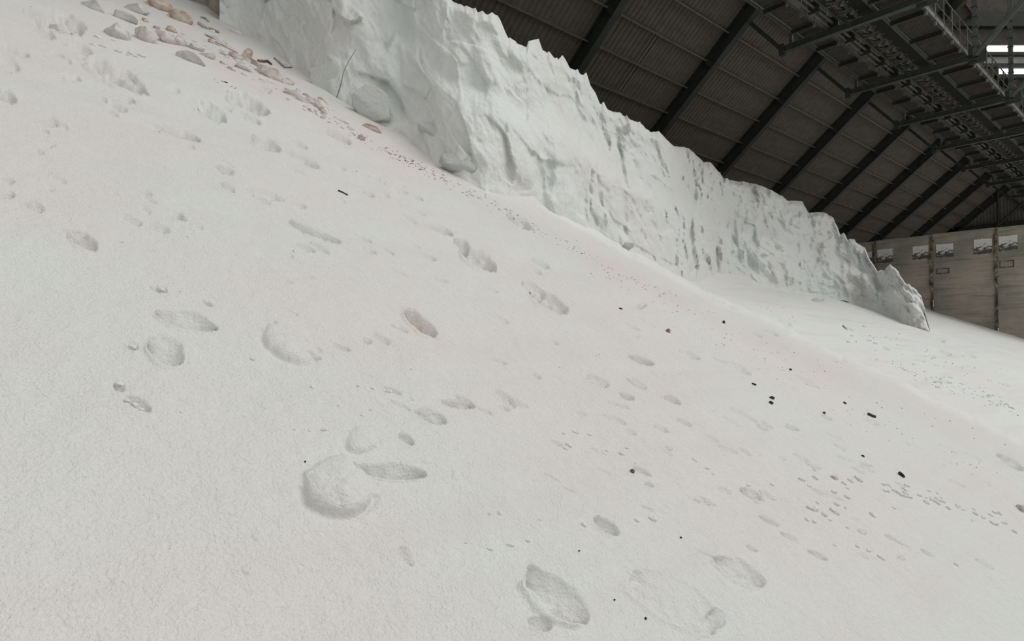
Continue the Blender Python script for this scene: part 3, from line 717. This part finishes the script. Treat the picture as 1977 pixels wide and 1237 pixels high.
# blocks standing against the cliff
def block(u0, v0, wpx, hpx, Zq, seed, name, label, rot=0, dep=1.0, mat=M_CLIFF, cuts=7, sharp=.74):
    me = rock_mesh(name, seed, cuts, 4, .035, sharp); o = link(name, me, mat)
    p = unproj([u0], [v0], [Zq])[0]; lx, lz = wpx / 2 * Zq / F_PX, hpx / 2 * Zq / F_PX
    c, s_ = math.cos(math.radians(rot)), math.sin(math.radians(rot))
    a = RGT * c - UPV * s_; n = RGT * s_ + UPV * c; b2 = FWD
    Rm = Matrix(((a[0], b2[0], n[0]), (a[1], b2[1], n[1]), (a[2], b2[2], n[2])))
    o.matrix_world = Matrix.Translation(Vector(p)) @ Rm.to_4x4() @ Matrix.Diagonal((lx, lx * dep, lz, 1)); tag(o, label, 'rock')
def zt(u, v): return 1 / wf(np.array([float(u)]), np.array([float(v)]))[0]
block(722, 205, 104, 66, zt(722, 232) * 1.0, 301, 'salt_slab', 'large rounded salt slab leaning at the cliff foot', 38, .5)
block(628, 156, 76, 92, zt(628, 178) * 1.02, 302, 'salt_slab', 'angular pinkish salt block left of the large rounded slab', 20, .5, M_CLIFF, 9, .62)
block(850, 268, 130, 40, zt(850, 305) * 1.02, 303, 'salt_slab', 'long low salt ridge at the cliff foot right of the rounded slab', 26, .5)
block(885, 318, 90, 40, zt(885, 340) * 1.0, 304, 'salt_slab', 'low broken salt block below the long salt ridge', 24, .5)

# ------------------------------------------------------------------ crumbs and clods
clodm = [rock_mesh('salt_clod', 500 + i, 6, 2, .16, .85) for i in range(6)]
for me in clodm: me.materials.append(M_CLOD)
def crumbs(pts, label, group):
    for i, (u_, v_, s) in enumerate(pts):
        me = clodm[random.randrange(6)]; o = link('salt_clod', me)
        put(o, u_, v_, s * random.uniform(.9, 1.4), s * .62, random.uniform(0, 40), .6, .42)
        tag(o, label, 'clod', group)
def scatter(poly, n, lo, hi, spread):
    poly = np.array(poly, float); out = []
    seg = np.hypot(*np.diff(poly, axis=0).T); cs = np.concatenate([[0], np.cumsum(seg)])
    for _ in range(n):
        s = random.uniform(0, cs[-1]); k = min(np.searchsorted(cs, s, 'right') - 1, len(seg) - 1); f = (s - cs[k]) / seg[k]
        p = poly[k] + (poly[k + 1] - poly[k]) * f
        out.append((p[0] + random.gauss(0, spread), p[1] + random.gauss(0, spread * .6), random.uniform(lo, hi)))
    return out
crumbs([(1567, 983, 20), (1590, 995, 16), (1610, 990, 18), (1558, 1003, 11), (1572, 1008, 10), (1601, 1005, 9), (1577, 972, 9), (1614, 976, 12), (1630, 983, 8), (1546, 928, 14), (1572, 925, 12), (1571, 910, 9), (1628, 935, 12), (1634, 962, 13), (1608, 952, 12), (1655, 928, 16), (1640, 930, 12), (1560, 940, 10), (1635, 945, 7)],
       'small salt clod in the crumb cluster at the lower right', 'crumb cluster at lower right')
crumbs(scatter([(1700, 945), (1760, 958), (1800, 965), (1850, 980), (1900, 996), (1950, 1010)], 44, 5, 13, 9),
       'small salt clod in the crumb trail leading to the right edge', 'crumb trail at the right edge')
crumbs([(1092, 865, 10), (1098, 859, 12), (1156, 870, 11), (1173, 869, 9), (1200, 877, 10), (1090, 834, 8), (1113, 832, 10), (1140, 836, 8), (1210, 866, 8), (1225, 895, 6)],
       'small salt clod in the short row at mid slope', 'crumb row at mid slope')
crumbs([(1230, 1003, 12), (1261, 1000, 15), (1128, 1012, 14), (965, 991, 11), (945, 992, 8), (986, 1050, 13), (1020, 1043, 11), (947, 1058, 10), (1042, 1003, 6), (900, 1045, 7)],
       'small salt clod lying alone on the lower middle slope', 'loose clods on the lower middle slope')
crumbs([(1682, 997, 15), (1676, 1063, 11), (1700, 1077, 12), (1655, 1055, 10), (1612, 1052, 8), (1635, 1020, 7), (1724, 983, 7), (1445, 936, 9), (1490, 936, 11), (1340, 890, 8), (1365, 905, 10), (1376, 915, 7), (1845, 1090, 10), (1940, 1010, 9), (1958, 1027, 11)],
       'small salt clod scattered below the crumb trail at right', 'loose clods at the lower right')
crumbs([(232, 732, 15), (226, 745, 10), (246, 770, 12), (262, 768, 11), (275, 777, 12), (290, 786, 10), (352, 790, 7), (258, 660, 12), (296, 554, 9), (312, 552, 12), (488, 690, 9), (350, 560, 6), (330, 1052, 6)],
       'small salt clod scattered on the left part of the bank', 'loose clods on the left')
crumbs([(750, 757, 12), (720, 750, 10), (692, 744, 8), (655, 782, 7), (700, 800, 7), (716, 790, 7), (795, 712, 6), (710, 656, 10), (569, 485, 9), (236, 464, 8), (363, 455, 6), (628, 826, 12), (603, 748, 10), (570, 826, 7), (598, 828, 6)],
       'small salt clod near the scoops in the middle of the bank', 'loose clods around the scoops')
rub = rng_rub = random.Random(21)
rubm = [rock_mesh('stone', 700 + i, 14, 3, .05, .6) for i in range(8)]
for i, me in enumerate(rubm): me.materials.append((M_PINK, M_GREYR, M_TAN, M_PINK, M_CLOD, M_GREYR, M_PINK, M_CLOD)[i])
for i in range(34):
    t_ = rub.random(); u_ = 385 + 250 * t_ + rub.gauss(0, 10); v_ = 70 + 150 * t_ + rub.gauss(0, 11); k = rub.randrange(8)
    o = link('stone', rubm[k]); sz = rub.uniform(10, 26); put(o, u_, v_, sz * 1.3, sz * .55, rub.uniform(15, 38), .6, .36)
    tag(o, 'small half buried stone in the rubble band running down to the cliff foot', 'rock', 'small stones of the rubble band')
crumbs(scatter([(60, 20), (160, 60), (260, 110)], 16, 6, 14, 14), 'small salt clod beside the slabs at the upper left', 'clods at the upper left')
crumbs(scatter([(300, 60), (400, 90), (500, 150), (600, 215), (700, 265)], 44, 5, 12, 10), 'small salt clod in the rubble band below the cliff', 'rubble band clods')
crumbs(scatter([(770, 290), (850, 345), (960, 400), (1080, 470)], 26, 4, 9, 7), 'small salt clod in the dark speckled band', 'speckled band clods')
crumbs(scatter([(1640, 640), (1760, 700), (1880, 760), (1960, 800)], 34, 4, 9, 16), 'small salt clod on the far white slope', 'far slope clods')

# ------------------------------------------------------------------ dark debris
def shard(name, pts_label, u_, v_, w_, h_, an, mt, label):
    me = rock_mesh(name, int(u_ * 3 + v_), 8, 2, .12, .7); o = link(name, me, mt); put(o, u_, v_, w_, h_, an, .6, .1); tag(o, label, 'debris')
for q in [('wood_chip', 1738, 920, 14, 9, 35, M_DARK, 'dark brown leaf shaped chip at lower right'),
          ('wood_chip', 1489, 770, 13, 6, 10, M_DARK, 'black chip on the middle bank, upper of a close pair'),
          ('wood_chip', 1487, 780, 11, 6, 25, M_DARK, 'black chip on the middle bank, lower of a close pair'),
          ('wood_chip', 1454, 744, 14, 4, 24, M_DARK, 'thin black chip up left of the close pair'),
          ('wood_chip', 1526, 713, 7, 4, 20, M_DARK, 'tiny black chip between the close pair and the white slope'),
          ('wood_chip', 1397, 622, 7, 6, 60, M_DARK, 'tiny black chip below the far cliff'),
          ('wood_chip', 1665, 882, 8, 4, 25, M_DARK, 'tiny black chip above the dark leaf shaped chip'),
          ('wood_chip', 1589, 799, 7, 4, 20, M_DARK, 'tiny black chip left of the black stick'),
          ('wood_chip', 1632, 776, 8, 4, 30, M_DARK, 'tiny dark chip above the black stick'),
          ('wood_chip', 1198, 597, 9, 4, 20, M_DARK, 'tiny dark chip right of the pinkish scoop'),
          ('wood_chip', 436, 160, 8, 3, 10, M_DARK, 'tiny black chip below the rubble at upper left'),
          ('wood_chip', 1219, 912, 10, 8, 30, M_BROWN, 'small brown pebble low on the middle bank'),
          ('wood_chip', 590, 888, 4, 4, 0, M_DARK, 'black speck above the big round salt mound'),
          ('wood_chip', 1246, 1194, 5, 5, 0, M_DARK, 'black speck near the bottom edge'),
          ('wood_chip', 1186, 1158, 4, 4, 0, M_DARK, 'black speck right of the large bottom scoop'),
          ('wood_chip', 1117, 1065, 5, 3, 0, M_DARK, 'black speck above the large bottom scoop'),
          ('wood_chip', 1316, 1036, 4, 4, 0, M_DARK, 'black speck on the empty lower slope right of middle')]:
    shard(q[0], None, *q[1:])
def stick(name, pts, r, mat, label, on=None):
    """a twig bent through picture points, lying on the salt"""
    if on is None: Pp = surf([p[0] for p in pts], [p[1] for p in pts])[0] + N1[None] * r * .6
    else: Pp = unproj([p[0] for p in pts], [p[1] for p in pts], on)
    o0 = Pp[0].copy(); mb = MB()
    for k in range(len(Pp) - 1): mb.tube(Pp[k] - o0, Pp[k + 1] - o0, r * (1 - .12 * k), 6)
    o = mb.build(name, mat, None, tuple(o0)); tag(o, label, 'twig'); return o
stick('stick', [(1676, 798), (1682, 801), (1690, 804)], .014, M_DARK, 'short thick black stick lying at lower right')
stick('twig', [(652, 370), (660, 373), (671, 378)], .007, M_DARK, 'thin dark twig lying alone on the upper middle bank')
stick('twig', [(498, 119), (508, 121), (516, 120), (523, 126)], .022, M_BROWN, 'dark crooked twig on the rubble near the cliff')
stick('twig', [(1626, 629), (1636, 632), (1645, 636)], .018, M_BROWN, 'thin grey stick on the far white slope')
stick('twig', [(384, 48), (396, 56), (410, 60), (421, 66)], .028, M_GREEN, 'mossy greenish stick below the concrete at upper left')
stick('twig', [(388, 36), (396, 38), (403, 44)], .018, M_GREEN, 'short mossy twig just above the longer mossy stick')
stick('twig', [(529, 115), (540, 124), (549, 131), (563, 131)], .014, M_BROWN, 'dark outline of the ledge below the cliff, laid in as a thin bar')  # thin brown bar added for the dark outline of the ledge
zc0 = zt(650, 188)
stick('crack_bar', [(650, 189), (659, 160), (663, 140), (672, 120), (687, 96)], .006, M_BROWN, 'thin dark bar standing in for the crack between the cliff blocks', [zc0 * .93, zc0 * .93, zc0 * .95, zc0 * .96, zc0 * .97])  # thin bar put in as the dark crack between the blocks

def grit(name, label, bands, mat, seed):
    mb = MB(); random.seed(seed); us, vs_, ss = [], [], []
    for poly, n, lo, hi, sp in bands:
        for (a, b_, s) in scatter(poly, n, lo, hi, sp): us.append(a); vs_.append(b_); ss.append(s)
    Pp, Zp = surf(us, vs_)
    for p, z, s in zip(Pp, Zp, ss):
        r = s * z / F_PX / 2
        a, b2 = basis_at(random.uniform(0, 40)).col[0], basis_at(0).col[1]
        a, b2 = np.array(a), np.array(b2); q = p + N1 * r * .25
        mb.add([q + a * r * 1.7, q + b2 * r * .9, q - a * r * 1.7, q - b2 * r * .9, q + N1 * r * .7, q - N1 * r * .4],
               [(0, 1, 4), (1, 2, 4), (2, 3, 4), (3, 0, 4), (1, 0, 5), (2, 1, 5), (3, 2, 5), (0, 3, 5)])
    o = mb.build(name, mat); tag(o, label, 'grit', None, 'stuff')
grit('dark_grit', 'fine dark grit sprinkled in lines over the salt bank', [
    ([(400, 145), (440, 165), (470, 185)], 10, 1.2, 2.6, 3), ([(560, 175), (600, 200), (640, 230), (690, 262), (720, 275)], 60, 1.2, 2.8, 6),
    ([(725, 280), (745, 290), (800, 318), (870, 350)], 90, 1.2, 3.0, 7), ([(870, 350), (940, 385), (1000, 425), (1060, 455), (1140, 500), (1300, 575)], 120, 1.0, 2.6, 8),
    ([(680, 325), (740, 350), (790, 365)], 8, 1.2, 2.6, 4), ([(1150, 520), (1350, 620), (1500, 700)], 50, 1.0, 2.4, 22),
    ([(1400, 640), (1600, 760), (1750, 850), (1900, 900)], 60, 1.0, 2.4, 28), ([(1690, 690), (1800, 735), (1900, 770), (1960, 800)], 90, 1.0, 2.6, 9),
    ([(1650, 640), (1800, 690), (1950, 740)], 50, 1.0, 2.4, 18), ([(1440, 575), (1550, 620)], 14, 1.0, 2.0, 12)], M_BROWN, 3)
grit('black_grit', 'sparse black specks scattered over the lower bank', [
    ([(200, 600), (900, 900), (1500, 1100)], 12, 1.0, 1.8, 120), ([(1100, 640), (1300, 760), (1500, 850)], 16, 1.0, 2.0, 40), ([(1480, 660), (1700, 780), (1900, 850)], 26, 1.2, 2.6, 24),
    ([(730, 283), (760, 295), (830, 330)], 22, 1.4, 3.0, 5)], M_DARK, 4)
